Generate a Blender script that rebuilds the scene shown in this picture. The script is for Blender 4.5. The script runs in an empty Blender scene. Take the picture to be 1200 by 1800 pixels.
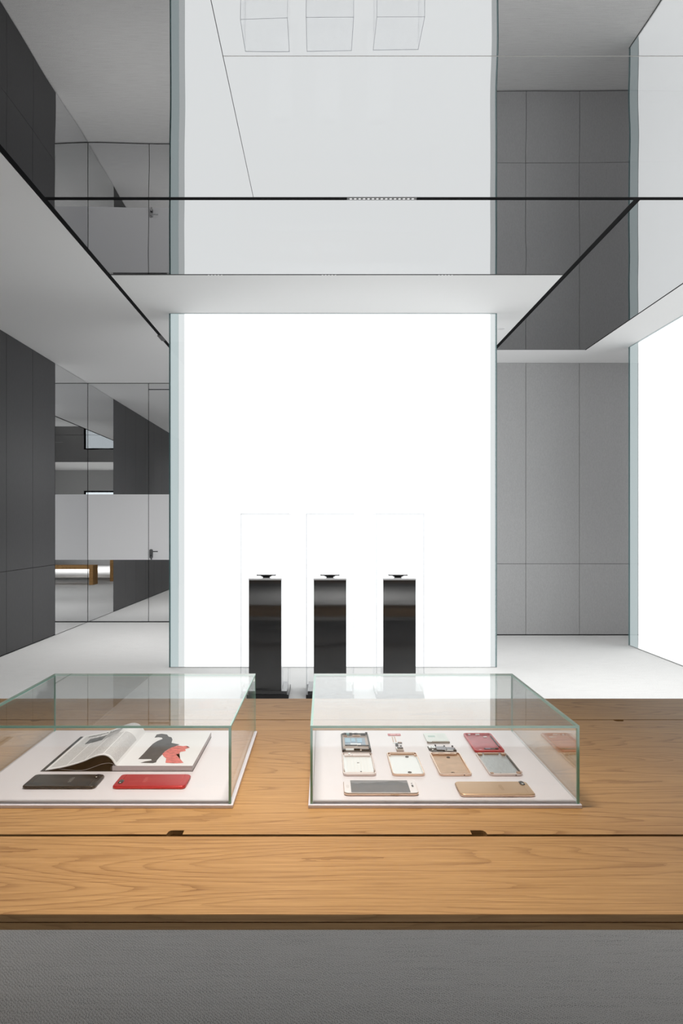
import bpy, bmesh, math, random
from mathutils import Vector, Matrix
random.seed(7)
C = bpy.context.scene.collection
sc = bpy.context.scene
PI = math.pi
EYE = 1.31            # camera height above the carpet
CEIL = 3.32

# ------------------------------------------------------------------ camera
cam = bpy.data.objects.new('camera', bpy.data.cameras.new('camera'))
C.objects.link(cam); sc.camera = cam
cam.location = (0, 0, EYE); cam.rotation_euler = (PI/2, 0, 0)
cam.data.sensor_fit = 'VERTICAL'; cam.data.sensor_height = 36.0
cam.data.lens = 25.0
cam.data.shift_x = 30/1800; cam.data.shift_y = 28/1800
cam.data.clip_start = 0.02

# ------------------------------------------------------------------ world, exposure
w = bpy.data.worlds.new('world'); sc.world = w; w.use_nodes = True
bg = w.node_tree.nodes['Background']
bg.inputs[0].default_value = (0.92, 0.96, 1.0, 1); bg.inputs[1].default_value = 1.5
sc.view_settings.view_transform = 'Standard'; sc.view_settings.look = 'None'
sc.view_settings.gamma = 1.0; sc.view_settings.use_curve_mapping = False
sc.view_settings.exposure = 0.0
sc.cycles.max_bounces = 14; sc.cycles.diffuse_bounces = 5; sc.cycles.glossy_bounces = 8
sc.cycles.transmission_bounces = 8; sc.cycles.transparent_max_bounces = 32
sc.cycles.sample_clamp_indirect = 6.0
sc.cycles.use_denoising = True
sc.cycles.denoising_prefilter = 'ACCURATE'
PANEL_POWER = 1.6     # radiance of the back-lit glass walls

def area_light(name, loc, sx, sy, watts, col, rot=(0, 0, 0), spread=PI):
    l = bpy.data.lights.new(name, 'AREA'); l.shape = 'RECTANGLE'; l.size = sx; l.size_y = sy
    l.energy = watts; l.color = col; l.spread = spread
    o = bpy.data.objects.new(name, l); o.location = loc; o.rotation_euler = rot; C.objects.link(o)
    return o
def spot_light(name, loc, target, watts, col, deg=60, blend=0.8, rad=0.03):
    l = bpy.data.lights.new(name, 'SPOT'); l.energy = watts; l.color = col
    l.spot_size = math.radians(deg); l.spot_blend = blend; l.shadow_soft_size = rad
    o = bpy.data.objects.new(name, l); o.location = loc; C.objects.link(o)
    d = Vector(target) - Vector(loc); o.rotation_euler = d.to_track_quat('-Z', 'Y').to_euler()
    return o
WARM = (1.0, 0.92, 0.86); NEUT = (1.0, 0.985, 0.97)
# lamps over the table and left aisle, added fill lights, and the track cells
area_light('table_lamp', (-0.10, 1.34, 3.30), 0.5, 0.2, 7.6, WARM, spread=math.radians(56))
area_light('aisle_lamp', (-2.2, 8.2, 3.31), 0.9, 1.6, 16, NEUT, spread=math.radians(90))
area_light('side_fill', (2.35, 5.4, 3.30), 0.6, 2.4, 36, NEUT, spread=math.radians(115))  # added fill without a fixture, lifts the right wall and floor
area_light('room_fill', (0.6, -2.6, 3.30), 2.6, 1.6, 120, NEUT, spread=math.radians(86))  # added fill behind the camera, raises the light of the whole room
area_light('front_fill', (-2.3, 4.6, 3.31), 0.5, 2.8, 21, NEUT, spread=math.radians(130))  # added fill without a fixture, brightens the left wall and floor
for i, x in enumerate((-0.55, 0.07, 0.70)):
    spot_light('cell_lamp', (0.35+0.15*(i-1), 4.34, 3.29), (x, 5.5, 0.7), 30, NEUT, 60)

# ------------------------------------------------------------------ materials
def mat(name):
    m = bpy.data.materials.new(name); m.use_nodes = True
    nt = m.node_tree; nt.nodes.clear()
    out = nt.nodes.new('ShaderNodeOutputMaterial')
    return m, nt, out
def N(nt, t, **kw):
    n = nt.nodes.new(t)
    for k, v in kw.items(): setattr(n, k, v)
    return n
def pbr(name, col, rough=0.5, metal=0.0, spec=0.5, coat=0.0):
    m, nt, out = mat(name)
    b = N(nt, 'ShaderNodeBsdfPrincipled')
    b.inputs['Base Color'].default_value = (*col, 1); b.inputs['Roughness'].default_value = rough
    b.inputs['Metallic'].default_value = metal; b.inputs['Specular IOR Level'].default_value = spec
    b.inputs['Coat Weight'].default_value = coat
    nt.links.new(b.outputs[0], out.inputs[0])
    return m
def noisy(name, col, amount, scale, stretch=(1, 1, 1), rough=0.6, bump=0.0, metal=0.0, spec=0.5):
    m, nt, out = mat(name)
    b = N(nt, 'ShaderNodeBsdfPrincipled'); b.inputs['Roughness'].default_value = rough
    b.inputs['Metallic'].default_value = metal; b.inputs['Specular IOR Level'].default_value = spec
    tc = N(nt, 'ShaderNodeTexCoord'); mp = N(nt, 'ShaderNodeMapping'); mp.inputs['Scale'].default_value = stretch
    no = N(nt, 'ShaderNodeTexNoise'); no.inputs['Scale'].default_value = scale; no.inputs['Detail'].default_value = 4
    nt.links.new(tc.outputs['Object'], mp.inputs[0]); nt.links.new(mp.outputs[0], no.inputs[0])
    r = N(nt, 'ShaderNodeValToRGB')
    r.color_ramp.elements[0].position = 0.3; r.color_ramp.elements[1].position = 0.7
    r.color_ramp.elements[0].color = (*[c*(1-amount) for c in col], 1)
    r.color_ramp.elements[1].color = (*[min(1, c*(1+amount)) for c in col], 1)
    nt.links.new(no.outputs[0], r.inputs[0]); nt.links.new(r.outputs[0], b.inputs['Base Color'])
    if bump:
        bp = N(nt, 'ShaderNodeBump'); bp.inputs['Strength'].default_value = bump; bp.inputs['Distance'].default_value = 0.002
        nt.links.new(no.outputs[0], bp.inputs['Height']); nt.links.new(bp.outputs[0], b.inputs['Normal'])
    nt.links.new(b.outputs[0], out.inputs[0])
    return m
def emit(name, col, s):
    m, nt, out = mat(name); e = N(nt, 'ShaderNodeEmission')
    e.inputs[0].default_value = (*col, 1); e.inputs[1].default_value = s
    nt.links.new(e.outputs[0], out.inputs[0]); return m
def schlick(nt, f0=0.04):
    # Fresnel reflectance by Schlick's formula, the same from both sides of a thin pane
    g = N(nt, 'ShaderNodeNewGeometry')
    d = N(nt, 'ShaderNodeVectorMath', operation='DOT_PRODUCT')
    nt.links.new(g.outputs['Incoming'], d.inputs[0]); nt.links.new(g.outputs['Normal'], d.inputs[1])
    a = N(nt, 'ShaderNodeMath', operation='ABSOLUTE'); nt.links.new(d.outputs['Value'], a.inputs[0])
    s = N(nt, 'ShaderNodeMath', operation='SUBTRACT', use_clamp=True); s.inputs[0].default_value = 1; nt.links.new(a.outputs[0], s.inputs[1])
    p = N(nt, 'ShaderNodeMath', operation='POWER'); nt.links.new(s.outputs[0], p.inputs[0]); p.inputs[1].default_value = 5
    k = N(nt, 'ShaderNodeMath', operation='MULTIPLY_ADD'); nt.links.new(p.outputs[0], k.inputs[0])
    k.inputs[1].default_value = 1-f0; k.inputs[2].default_value = f0
    return k.outputs[0]
def glass(name, tint, f0=0.04):
    m, nt, out = mat(name)
    t = N(nt, 'ShaderNodeBsdfTransparent'); t.inputs[0].default_value = (*tint, 1)
    gl = N(nt, 'ShaderNodeBsdfGlossy'); gl.inputs['Roughness'].default_value = 0.0; gl.inputs[0].default_value = (1, 1, 1, 1)
    mx = N(nt, 'ShaderNodeMixShader')
    nt.links.new(schlick(nt, f0), mx.inputs[0]); nt.links.new(t.outputs[0], mx.inputs[1]); nt.links.new(gl.outputs[0], mx.inputs[2])
    nt.links.new(mx.outputs[0], out.inputs[0])
    return m
def translucent(name, col, mix=0.5, rough=0.3, gloss=0.08):
    m, nt, out = mat(name)
    d = N(nt, 'ShaderNodeBsdfDiffuse'); d.inputs[0].default_value = (*col, 1)
    t = N(nt, 'ShaderNodeBsdfTranslucent'); t.inputs[0].default_value = (*col, 1)
    mx = N(nt, 'ShaderNodeMixShader'); mx.inputs[0].default_value = mix
    nt.links.new(d.outputs[0], mx.inputs[1]); nt.links.new(t.outputs[0], mx.inputs[2])
    gl = N(nt, 'ShaderNodeBsdfGlossy'); gl.inputs['Roughness'].default_value = rough
    m2 = N(nt, 'ShaderNodeMixShader'); m2.inputs[0].default_value = gloss
    nt.links.new(mx.outputs[0], m2.inputs[1]); nt.links.new(gl.outputs[0], m2.inputs[2])
    nt.links.new(m2.outputs[0], out.inputs[0])
    return m
def mirror(name, col, rough=0.0, wave=0.0, scale=1.2):
    m, nt, out = mat(name)
    g = N(nt, 'ShaderNodeBsdfGlossy'); g.inputs[0].default_value = (*col, 1); g.inputs['Roughness'].default_value = rough
    if wave:
        tc = N(nt, 'ShaderNodeTexCoord'); no = N(nt, 'ShaderNodeTexNoise')
        no.inputs['Scale'].default_value = scale; no.inputs['Detail'].default_value = 1.0
        nt.links.new(tc.outputs['Object'], no.inputs[0])
        bp = N(nt, 'ShaderNodeBump'); bp.inputs['Strength'].default_value = 1.0; bp.inputs['Distance'].default_value = wave
        nt.links.new(no.outputs[0], bp.inputs['Height']); nt.links.new(bp.outputs[0], g.inputs['Normal'])
    nt.links.new(g.outputs[0], out.inputs[0])
    return m
def wood(name, light, dark, rough=0.5, bump=0.15):
    # grain along X: contour lines of a long stretched noise give the cathedral figure, finer noise the fibres
    m, nt, out = mat(name)
    b = N(nt, 'ShaderNodeBsdfPrincipled'); b.inputs['Roughness'].default_value = rough; b.inputs['Specular IOR Level'].default_value = 0.2
    tc = N(nt, 'ShaderNodeTexCoord')
    def noise(scale, detail=2, dist=0.0):
        mp = N(nt, 'ShaderNodeMapping'); mp.inputs['Scale'].default_value = scale
        no = N(nt, 'ShaderNodeTexNoise'); no.inputs['Scale'].default_value = 1; no.inputs['Detail'].default_value = detail
        no.inputs['Distortion'].default_value = dist
        nt.links.new(tc.outputs['Object'], mp.inputs[0]); nt.links.new(mp.outputs[0], no.inputs[0]); return no.outputs[0]
    big0 = noise((0.9, 7.0, 7.0), 1.0, 0.25); wob = noise((14, 90, 90), 3)
    bg_ = N(nt, 'ShaderNodeMath', operation='MULTIPLY_ADD'); nt.links.new(wob, bg_.inputs[0]); bg_.inputs[1].default_value = 0.018; nt.links.new(big0, bg_.inputs[2]); big = bg_.outputs[0]
    mul = N(nt, 'ShaderNodeMath', operation='MULTIPLY'); nt.links.new(big, mul.inputs[0]); mul.inputs[1].default_value = 24
    fr = N(nt, 'ShaderNodeMath', operation='FRACT'); nt.links.new(mul.outputs[0], fr.inputs[0])
    rings = N(nt, 'ShaderNodeValToRGB'); e = rings.color_ramp.elements
    e[0].position = 0.0; e[0].color = (0.15,)*3+(1,); e[1].position = 1.0; e[1].color = (0.70,)*3+(1,)
    x = rings.color_ramp.elements.new(0.12); x.color = (0.0,)*3+(1,)
    x = rings.color_ramp.elements.new(0.72); x.color = (0.10,)*3+(1,)
    nt.links.new(fr.outputs[0], rings.inputs[0])
    fib = noise((7, 320, 320), 3); tone = noise((0.6, 3.5, 3.5), 2); pores = noise((40, 900, 900), 2)
    mod = noise((3, 30, 30), 2)
    a = N(nt, 'ShaderNodeMath', operation='MULTIPLY'); nt.links.new(rings.outputs[0], a.inputs[0]); nt.links.new(mod, a.inputs[1]); a.inputs[1].default_value = 1
    s = N(nt, 'ShaderNodeMath', operation='MULTIPLY_ADD'); nt.links.new(fib, s.inputs[0]); s.inputs[1].default_value = 0.95; nt.links.new(a.outputs[0], s.inputs[2])
    s2 = N(nt, 'ShaderNodeMath', operation='MULTIPLY_ADD'); nt.links.new(tone, s2.inputs[0]); s2.inputs[1].default_value = 0.45; nt.links.new(s.outputs[0], s2.inputs[2])
    s3 = N(nt, 'ShaderNodeMath', operation='MULTIPLY_ADD'); nt.links.new(pores, s3.inputs[0]); s3.inputs[1].default_value = 0.35; nt.links.new(s2.outputs[0], s3.inputs[2])
    r = N(nt, 'ShaderNodeValToRGB'); r.color_ramp.elements[0].position = 0.52; r.color_ramp.elements[1].position = 1.25
    r.color_ramp.elements[0].color = (*light, 1); r.color_ramp.elements[1].color = (*dark, 1)
    mr = N(nt, 'ShaderNodeMapRange'); mr.inputs[1].default_value = 0.60; mr.inputs[2].default_value = 1.50
    nt.links.new(s3.outputs[0], mr.inputs[0]); nt.links.new(mr.outputs[0], r.inputs[0])
    r.color_ramp.elements[0].position = 0.0; r.color_ramp.elements[1].position = 1.0
    nt.links.new(r.outputs[0], b.inputs['Base Color'])
    bp = N(nt, 'ShaderNodeBump'); bp.inputs['Strength'].default_value = bump; bp.inputs['Distance'].default_value = 0.0006
    bp.invert = True
    nt.links.new(s3.outputs[0], bp.inputs['Height']); nt.links.new(bp.outputs[0], b.inputs['Normal'])
    nt.links.new(b.outputs[0], out.inputs[0])
    return m
def carpet(name):
    # flat woven carpet: short diagonal dark flecks in staggered rows
    m, nt, out = mat(name)
    b = N(nt, 'ShaderNodeBsdfPrincipled'); b.inputs['Roughness'].default_value = 0.95; b.inputs['Specular IOR Level'].default_value = 0.1
    tc = N(nt, 'ShaderNodeTexCoord')
    def cells(ang, sx, sy, jit):
        mp = N(nt, 'ShaderNodeMapping'); mp.inputs['Rotation'].default_value = (0, 0, ang); mp.inputs['Scale'].default_value = (sx, sy, 1)
        vo = N(nt, 'ShaderNodeTexVoronoi', voronoi_dimensions='2D'); vo.inputs['Scale'].default_value = 1; vo.inputs['Randomness'].default_value = jit
        nt.links.new(tc.outputs['Object'], mp.inputs[0]); nt.links.new(mp.outputs[0], vo.inputs[0]); return vo.outputs['Distance']
    mu = N(nt, 'ShaderNodeMapRange'); mu.inputs[1].default_value = 0.05; mu.inputs[2].default_value = 0.60
    nt.links.new(cells(math.radians(24), 215, 100, 0.5), mu.inputs[0])
    no = N(nt, 'ShaderNodeTexNoise'); no.inputs['Scale'].default_value = 260; no.inputs['Detail'].default_value = 2
    nt.links.new(tc.outputs['Object'], no.inputs[0])
    mp2 = N(nt, 'ShaderNodeMapping'); mp2.inputs['Scale'].default_value = (5, 85, 1)
    nt.links.new(tc.outputs['Object'], mp2.inputs[0])
    n2 = N(nt, 'ShaderNodeTexNoise'); n2.inputs['Scale'].default_value = 1.0; n2.inputs['Detail'].default_value = 3
    nt.links.new(mp2.outputs[0], n2.inputs[0])
    ad = N(nt, 'ShaderNodeMath', operation='MULTIPLY_ADD'); nt.links.new(no.outputs[0], ad.inputs[0]); ad.inputs[1].default_value = 0.55; nt.links.new(mu.outputs[0], ad.inputs[2])
    ae = N(nt, 'ShaderNodeMath', operation='MULTIPLY_ADD'); nt.links.new(n2.outputs[0], ae.inputs[0]); ae.inputs[1].default_value = 0.75; nt.links.new(ad.outputs[0], ae.inputs[2])
    r = N(nt, 'ShaderNodeValToRGB'); r.color_ramp.elements[0].position = 0.62; r.color_ramp.elements[1].position = 1.50
    r.color_ramp.elements[0].color = (0.20, 0.20, 0.20, 1); r.color_ramp.elements[1].color = (0.72, 0.72, 0.712, 1)
    nt.links.new(ae.outputs[0], r.inputs[0]); nt.links.new(r.outputs[0], b.inputs['Base Color'])
    bp = N(nt, 'ShaderNodeBump'); bp.inputs['Strength'].default_value = 0.5; bp.inputs['Distance'].default_value = 0.002
    nt.links.new(ae.outputs[0], bp.inputs['Height']); nt.links.new(bp.outputs[0], b.inputs['Normal'])
    nt.links.new(b.outputs[0], out.inputs[0])
    return m
def printed_page(name):
    # columns of grey text lines on white paper, laid out on the page's own UV
    m, nt, out = mat(name)
    b = N(nt, 'ShaderNodeBsdfPrincipled'); b.inputs['Roughness'].default_value = 0.55
    uv = N(nt, 'ShaderNodeUVMap'); sp = N(nt, 'ShaderNodeSeparateXYZ'); nt.links.new(uv.outputs[0], sp.inputs[0])
    def fract(sock, k, off=0.0):
        a = N(nt, 'ShaderNodeMath', operation='MULTIPLY_ADD'); nt.links.new(sock, a.inputs[0]); a.inputs[1].default_value = k; a.inputs[2].default_value = off
        f = N(nt, 'ShaderNodeMath', operation='FRACT'); nt.links.new(a.outputs[0], f.inputs[0]); return f.outputs[0]
    def gt(sock, v):
        a = N(nt, 'ShaderNodeMath', operation='GREATER_THAN'); nt.links.new(sock, a.inputs[0]); a.inputs[1].default_value = v; return a.outputs[0]
    def lt(sock, v):
        a = N(nt, 'ShaderNodeMath', operation='LESS_THAN'); nt.links.new(sock, a.inputs[0]); a.inputs[1].default_value = v; return a.outputs[0]
    def mulp(*s):
        o = s[0]
        for q in s[1:]:
            a = N(nt, 'ShaderNodeMath', operation='MULTIPLY'); nt.links.new(o, a.inputs[0]); nt.links.new(q, a.inputs[1]); o = a.outputs[0]
        return o
    line = gt(fract(sp.outputs[1], 62), 0.45)
    col = gt(fract(sp.outputs[0], 4.1, -0.05), 0.07)
    mp = N(nt, 'ShaderNodeMapping'); mp.inputs['Scale'].default_value = (120, 62, 1); nt.links.new(uv.outputs[0], mp.inputs[0])
    no = N(nt, 'ShaderNodeTexNoise'); no.inputs['Scale'].default_value = 1; no.inputs['Detail'].default_value = 1; nt.links.new(mp.outputs[0], no.inputs[0])
    words = gt(no.outputs[0], 0.40)
    k = mulp(line, col, words, gt(sp.outputs[0], 0.04), lt(sp.outputs[0], 0.97), gt(sp.outputs[1], 0.04), lt(sp.outputs[1], 0.70))
    upper = mulp(line, col, words, gt(sp.outputs[0], 0.05), lt(sp.outputs[0], 0.32), gt(sp.outputs[1], 0.69), lt(sp.outputs[1], 0.95))
    ad = N(nt, 'ShaderNodeMath', operation='ADD', use_clamp=True); nt.links.new(k, ad.inputs[0]); nt.links.new(upper, ad.inputs[1])
    mx = N(nt, 'ShaderNodeMix', data_type='RGBA'); nt.links.new(ad.outputs[0], mx.inputs['Factor'])
    mx.inputs['A'].default_value = (0.86, 0.84, 0.84, 1); mx.inputs['B'].default_value = (0.36, 0.34, 0.34, 1)
    nt.links.new(mx.outputs['Result'], b.inputs['Base Color']); nt.links.new(b.outputs[0], out.inputs[0])
    return m

def clear_edge(name, col):
    # polished acrylic edge: mostly see-through, a little milky
    m, nt, out = mat(name)
    t = N(nt, 'ShaderNodeBsdfTransparent'); t.inputs[0].default_value = (0.95, 0.96, 0.97, 1)
    d = N(nt, 'ShaderNodeBsdfTranslucent'); d.inputs[0].default_value = (*col, 1)
    g = N(nt, 'ShaderNodeBsdfDiffuse'); g.inputs[0].default_value = (*col, 1)
    m1 = N(nt, 'ShaderNodeMixShader'); m1.inputs[0].default_value = 0.5
    nt.links.new(d.outputs[0], m1.inputs[1]); nt.links.new(g.outputs[0], m1.inputs[2])
    m2 = N(nt, 'ShaderNodeMixShader'); m2.inputs[0].default_value = 0.85
    nt.links.new(t.outputs[0], m2.inputs[1]); nt.links.new(m1.outputs[0], m2.inputs[2]); nt.links.new(m2.outputs[0], out.inputs[0])
    return m

M = dict(
    white=pbr('white_paint', (0.80, 0.80, 0.80), 0.75, spec=0.2),
    wallgrey=noisy('grey_wall_cloth', (0.39, 0.39, 0.392), 0.07, 160, (1, 1, 0.25), 0.75, 0.1, spec=0.25),
    darkwall=noisy('charcoal_wall_cloth', (0.060, 0.060, 0.062), 0.10, 160, (1, 1, 0.12), 0.50, 0.05, spec=0.4),
    joint=pbr('dark_joint', (0.02, 0.02, 0.022), 0.8),
    carpet=carpet('woven_carpet'),
    ceilmirror=mirror('stretch_mirror', (0.47, 0.47, 0.473), 0.0, 0.0030, 0.9),
    mirror=mirror('silver_mirror', (0.80, 0.805, 0.81)),
    frost=pbr('frosted_film', (0.72, 0.72, 0.73), 0.4, spec=0.4),
    black=pbr('black_track', (0.004, 0.004, 0.005), 0.7, spec=0.1),
    gtrim=pbr('grey_trim', (0.12, 0.12, 0.12), 0.5),
    lit=emit('lit_diffuser', (0.985, 0.99, 1.0), PANEL_POWER),
    cell=emit('lamp_cell', (1, 1, 1), 0.8),
    panelglass=glass('panel_glass', (0.985, 0.995, 0.992), 0.02),
    marginglow=emit('frosted_margin_glow', (0.86, 0.98, 1.0), 0.62),  # glow of the glass margin painted in as its own emission
    edgefalloff=emit('edge_falloff_glow', (0.96, 0.99, 1.0), 0.82),  # weaker emission paints the light falling off at the diffuser's sides
    tealedge=pbr('teal_glass_edge', (0.16, 0.27, 0.28), 0.2),
    glass=glass('case_glass', (0.985, 0.995, 0.99)),
    acrylic=glass('clear_acrylic', (0.997, 0.998, 0.999), 0.012),
    glassedge=translucent('green_glass_edge', (0.30, 0.66, 0.56), 0.5, 0.1, 0.15),
    paleedge=translucent('pale_glass_edge', (0.66, 0.85, 0.80), 0.5, 0.1, 0.2),
    acryledge=clear_edge('acrylic_edge', (0.80, 0.82, 0.86)),
    oak=wood('oak', (0.56, 0.325, 0.128), (0.24, 0.112, 0.036)),
    oakshade=wood('oak_lip_shade', (0.32, 0.19, 0.085), (0.17, 0.09, 0.035)),  # oak darkened to paint the shade on the table's front lip
    dark=pbr('dark_void', (0.035, 0.022, 0.012), 0.8),
    base=pbr('white_base', (0.80, 0.745, 0.765), 0.28),
    blackgloss=pbr('black_gloss', (0.040, 0.040, 0.041), 0.0, spec=0.6),
    blackmat=pbr('black_satin', (0.012, 0.012, 0.014), 0.35),
    whitegloss=pbr('white_gloss', (0.85, 0.85, 0.86), 0.12),
    chrome=pbr('satin_steel', (0.55, 0.55, 0.56), 0.25, 1.0),
    windowglass=glass('window_glass', (0.96, 0.98, 0.98)),
)

# ------------------------------------------------------------------ builders
def box(bm, x0, x1, y0, y1, z0, z1, mi=0):
    v = [bm.verts.new(p) for p in ((x0, y0, z0), (x1, y0, z0), (x1, y1, z0), (x0, y1, z0),
                                   (x0, y0, z1), (x1, y0, z1), (x1, y1, z1), (x0, y1, z1))]
    fs = []
    for q in ((3, 2, 1, 0), (4, 5, 6, 7), (0, 1, 5, 4), (1, 2, 6, 5), (2, 3, 7, 6), (3, 0, 4, 7)):
        f = bm.faces.new([v[i] for i in q]); f.material_index = mi; fs.append(f)
    return fs      # bottom, top, front(-y), right(+x), back(+y), left(-x)
def BM(): return bmesh.new()
def obj(name, bm, mats, parent=None, bevel=0.0, seg=2, smooth=False):
    if bevel:
        bmesh.ops.bevel(bm, geom=list(bm.edges), offset=bevel, segments=seg, affect='EDGES', profile=0.5)
    bm.normal_update()
    me = bpy.data.meshes.new(name); bm.to_mesh(me); bm.free()
    for m in (mats if isinstance(mats, (list, tuple)) else [mats]): me.materials.append(m)
    if smooth:
        for p in me.polygons: p.use_smooth = True
        try: me.set_sharp_from_angle(angle=math.radians(35))
        except Exception: pass
    o = bpy.data.objects.new(name, me); C.objects.link(o)
    if parent: o.parent = parent
    return o
def boxo(name, x0, x1, y0, y1, z0, z1, m, parent=None, bevel=0.0):
    bm = BM(); box(bm, x0, x1, y0, y1, z0, z1)
    return obj(name, bm, m, parent, bevel)
def thing(name, label, cat, loc=(0, 0, 0), rotz=0.0, group=None):
    o = bpy.data.objects.new(name, None); o.empty_display_size = 0.05; C.objects.link(o)
    o.location = loc; o.rotation_euler = (0, 0, rotz); o['label'] = label; o['category'] = cat
    if group: o['group'] = group
    return o
def tag(o, label, cat, group=None):
    o['label'] = label; o['category'] = cat
    if group: o['group'] = group
    return o
def struct(o, label=None):
    o['kind'] = 'structure'
    if label: o['label'] = label
    return o
def root(name):
    o = bpy.data.objects.new(name, None); o.empty_display_size = 0.05; C.objects.link(o); o['kind'] = 'structure'; return o
def copy_tree(o, parent=None):
    c = o.copy(); C.objects.link(c)
    if parent: c.parent = parent
    for ch in o.children: copy_tree(ch, c)
    return c
def rr(w, d, r, z, cx=0, cy=0, n=5):
    r = max(min(r, w/2-1e-5, d/2-1e-5), 1e-5); pts = []
    for (sx, sy, a0) in ((1, 1, 0), (-1, 1, PI/2), (-1, -1, PI), (1, -1, 3*PI/2)):
        for k in range(n+1):
            a = a0 + k*PI/2/n
            pts.append((cx+sx*(w/2-r)+r*math.cos(a), cy+sy*(d/2-r)+r*math.sin(a), z))
    return pts
def loft(bm, rings, mi=None, capb=True, capt=True, capmi=(0, 0)):
    vs = [[bm.verts.new(p) for p in r] for r in rings]
    n = len(vs[0])
    for i in range(len(vs)-1):
        for k in range(n):
            f = bm.faces.new((vs[i][k], vs[i][(k+1) % n], vs[i+1][(k+1) % n], vs[i+1][k]))
            f.material_index = mi[i] if mi else 0
    if capb: f = bm.faces.new(vs[0][::-1]); f.material_index = capmi[0]
    if capt: f = bm.faces.new(vs[-1]); f.material_index = capmi[1]
def slab(bm, w, d, r, z0, z1, e=0.0004, cx=0, cy=0):
    loft(bm, [rr(w-2*e, d-2*e, r-e, z0, cx, cy), rr(w, d, r, z0+e, cx, cy), rr(w, d, r, z1-e, cx, cy), rr(w-2*e, d-2*e, r-e, z1, cx, cy)])
def cyl(bm, x, y, z0, z1, r, n=16):
    rings = [[(x+r*math.cos(2*PI*k/n), y+r*math.sin(2*PI*k/n), z) for k in range(n)] for z in (z0, z1)]
    loft(bm, rings)
def ring(bm, x, y, z0, z1, r, ri, n=18):
    R = lambda q, z: [(x+q*math.cos(2*PI*k/n), y+q*math.sin(2*PI*k/n), z) for k in range(n)]
    loft(bm, [R(ri, z0), R(r, z0), R(r, z1), R(ri, z1), R(ri, z0)], capb=False, capt=False)
    bmesh.ops.remove_doubles(bm, verts=bm.verts, dist=1e-7)
def prism(bm, pts, z0, z1):
    a = [bm.verts.new((x, y, z0)) for x, y in pts]; b = [bm.verts.new((x, y, z1)) for x, y in pts]
    n = len(pts)
    bm.faces.new(a[::-1]); bm.faces.new(b)
    for k in range(n): bm.faces.new((a[k], a[(k+1) % n], b[(k+1) % n], b[k]))
def text_mesh(s, size):
    cu = bpy.data.curves.new('letters', 'FONT'); cu.body = s; cu.size = size; cu.align_x = 'CENTER'; cu.align_y = 'CENTER'
    cu.resolution_u = 3
    o = bpy.data.objects.new('letters', cu); C.objects.link(o)
    dg = bpy.context.evaluated_depsgraph_get(); dg.update()
    me = bpy.data.meshes.new_from_object(o.evaluated_get(dg))
    bpy.data.objects.remove(o); bpy.data.curves.remove(cu)
    return me
def letters(name, s, size, m, parent, loc, rotz=0.0, sx=1.0):
    me = text_mesh(s, size)
    for v in me.vertices: v.co.x *= sx
    me.materials.clear(); me.materials.append(m)
    o = bpy.data.objects.new(name, me); C.objects.link(o); o.parent = parent
    o.location = loc; o.rotation_euler = (0, 0, rotz); return o

# ------------------------------------------------------------------ room shell
XL, YMIR, YW, XR, YB = -3.28, 9.86, 8.66, 5.4, -5.0
struct(boxo('floor', XL-0.6, XR+0.3, YB-0.3, YMIR+0.3, -0.1, 0.0, M['carpet']), 'pale grey woven carpet')

def panelled_wall(name, axis, pos, a0, seams, rows, m, facing, backing=0.06):
    """a wall of cloth panels hung on a dark backing: 'y' walls run along X at Y=pos, 'x' walls along Y at X=pos"""
    r = root(name); g = 0.0022; th = 0.018
    s0, s1 = seams[0], seams[-1]
    def bx(nm, u0, u1, z0, z1, d0, d1, mm, bev=0.0):
        lo, hi = sorted((pos+facing*d0, pos+facing*d1))
        if axis == 'y': return boxo(nm, u0, u1, lo, hi, z0, z1, mm, r, bev)
        return boxo(nm, lo, hi, u0, u1, z0, z1, mm, r, bev)
    bx('backing', s0, s1, 0.0, CEIL, -backing-th, -th, M['joint'])
    for i in range(len(seams)-1):
        for k in range(len(rows)-1):
            bx('wall_panel', seams[i]+g, seams[i+1]-g, rows[k]+g+(0.012 if k == 0 else 0), rows[k+1]-g, -th, 0.0, m, 0.0012)
    return r
# left wall, its panel joints and the end where the mirror starts
ls = [8.66-0.66*k for k in range(0, 14)]; ls = sorted(ls + [YB])
panelled_wall('wall_left', 'x', XL, 0, ls, [0, 0.862, CEIL], M['darkwall'], 1)
rs = [0.0, 0.50, 1.147, 1.802, 2.452, 3.104, 3.756, 4.408, XR]
panelled_wall('wall_back', 'y', YW, 0, rs, [0, 0.873, CEIL], M['wallgrey'], -1)
struct(boxo('wall_return', -0.02, 0.0, YW+0.08, YMIR+0.02, 0, CEIL, M['wallgrey']))
panelled_wall('wall_right', 'x', XR, 0, [YB + k*1.138 for k in range(13)][:12] + [YW+0.02], [0, 0.873, CEIL], M['wallgrey'], -1)
# wall behind the camera, with a wide window
r = root('wall_rear')
WX0, WX1, WZ0, WZ1 = -0.5, 1.8, 1.85, 2.6
for a in ((XL, WX0, 0, CEIL), (WX1, XR, 0, CEIL), (WX0, WX1, 0, WZ0), (WX0, WX1, WZ1, CEIL)):
    boxo('wall_panel', a[0], a[1], YB-0.1, YB, a[2], a[3], M['wallgrey'], r)
wn = root('window_1')
WM = 0.5*(WX0+WX1)
for a in ((WX0, WX0+.05, WZ0, WZ1), (WM-.025, WM+.025, WZ0+.05, WZ1-.05), (WX1-.05, WX1, WZ0, WZ1), (WX0+.05, WX1-.05, WZ0, WZ0+.05), (WX0+.05, WX1-.05, WZ1-.05, WZ1)):
    boxo('window_frame', a[0], a[1], YB-0.09, YB-0.01, a[2], a[3], M['black'], wn)
for a in ((WX0+.05, WM-.025), (WM+.025, WX1-.05)):
    boxo('window_pane', a[0], a[1], YB-0.055, YB-0.045, WZ0+.05, WZ1-.05, M['windowglass'], wn)

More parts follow.
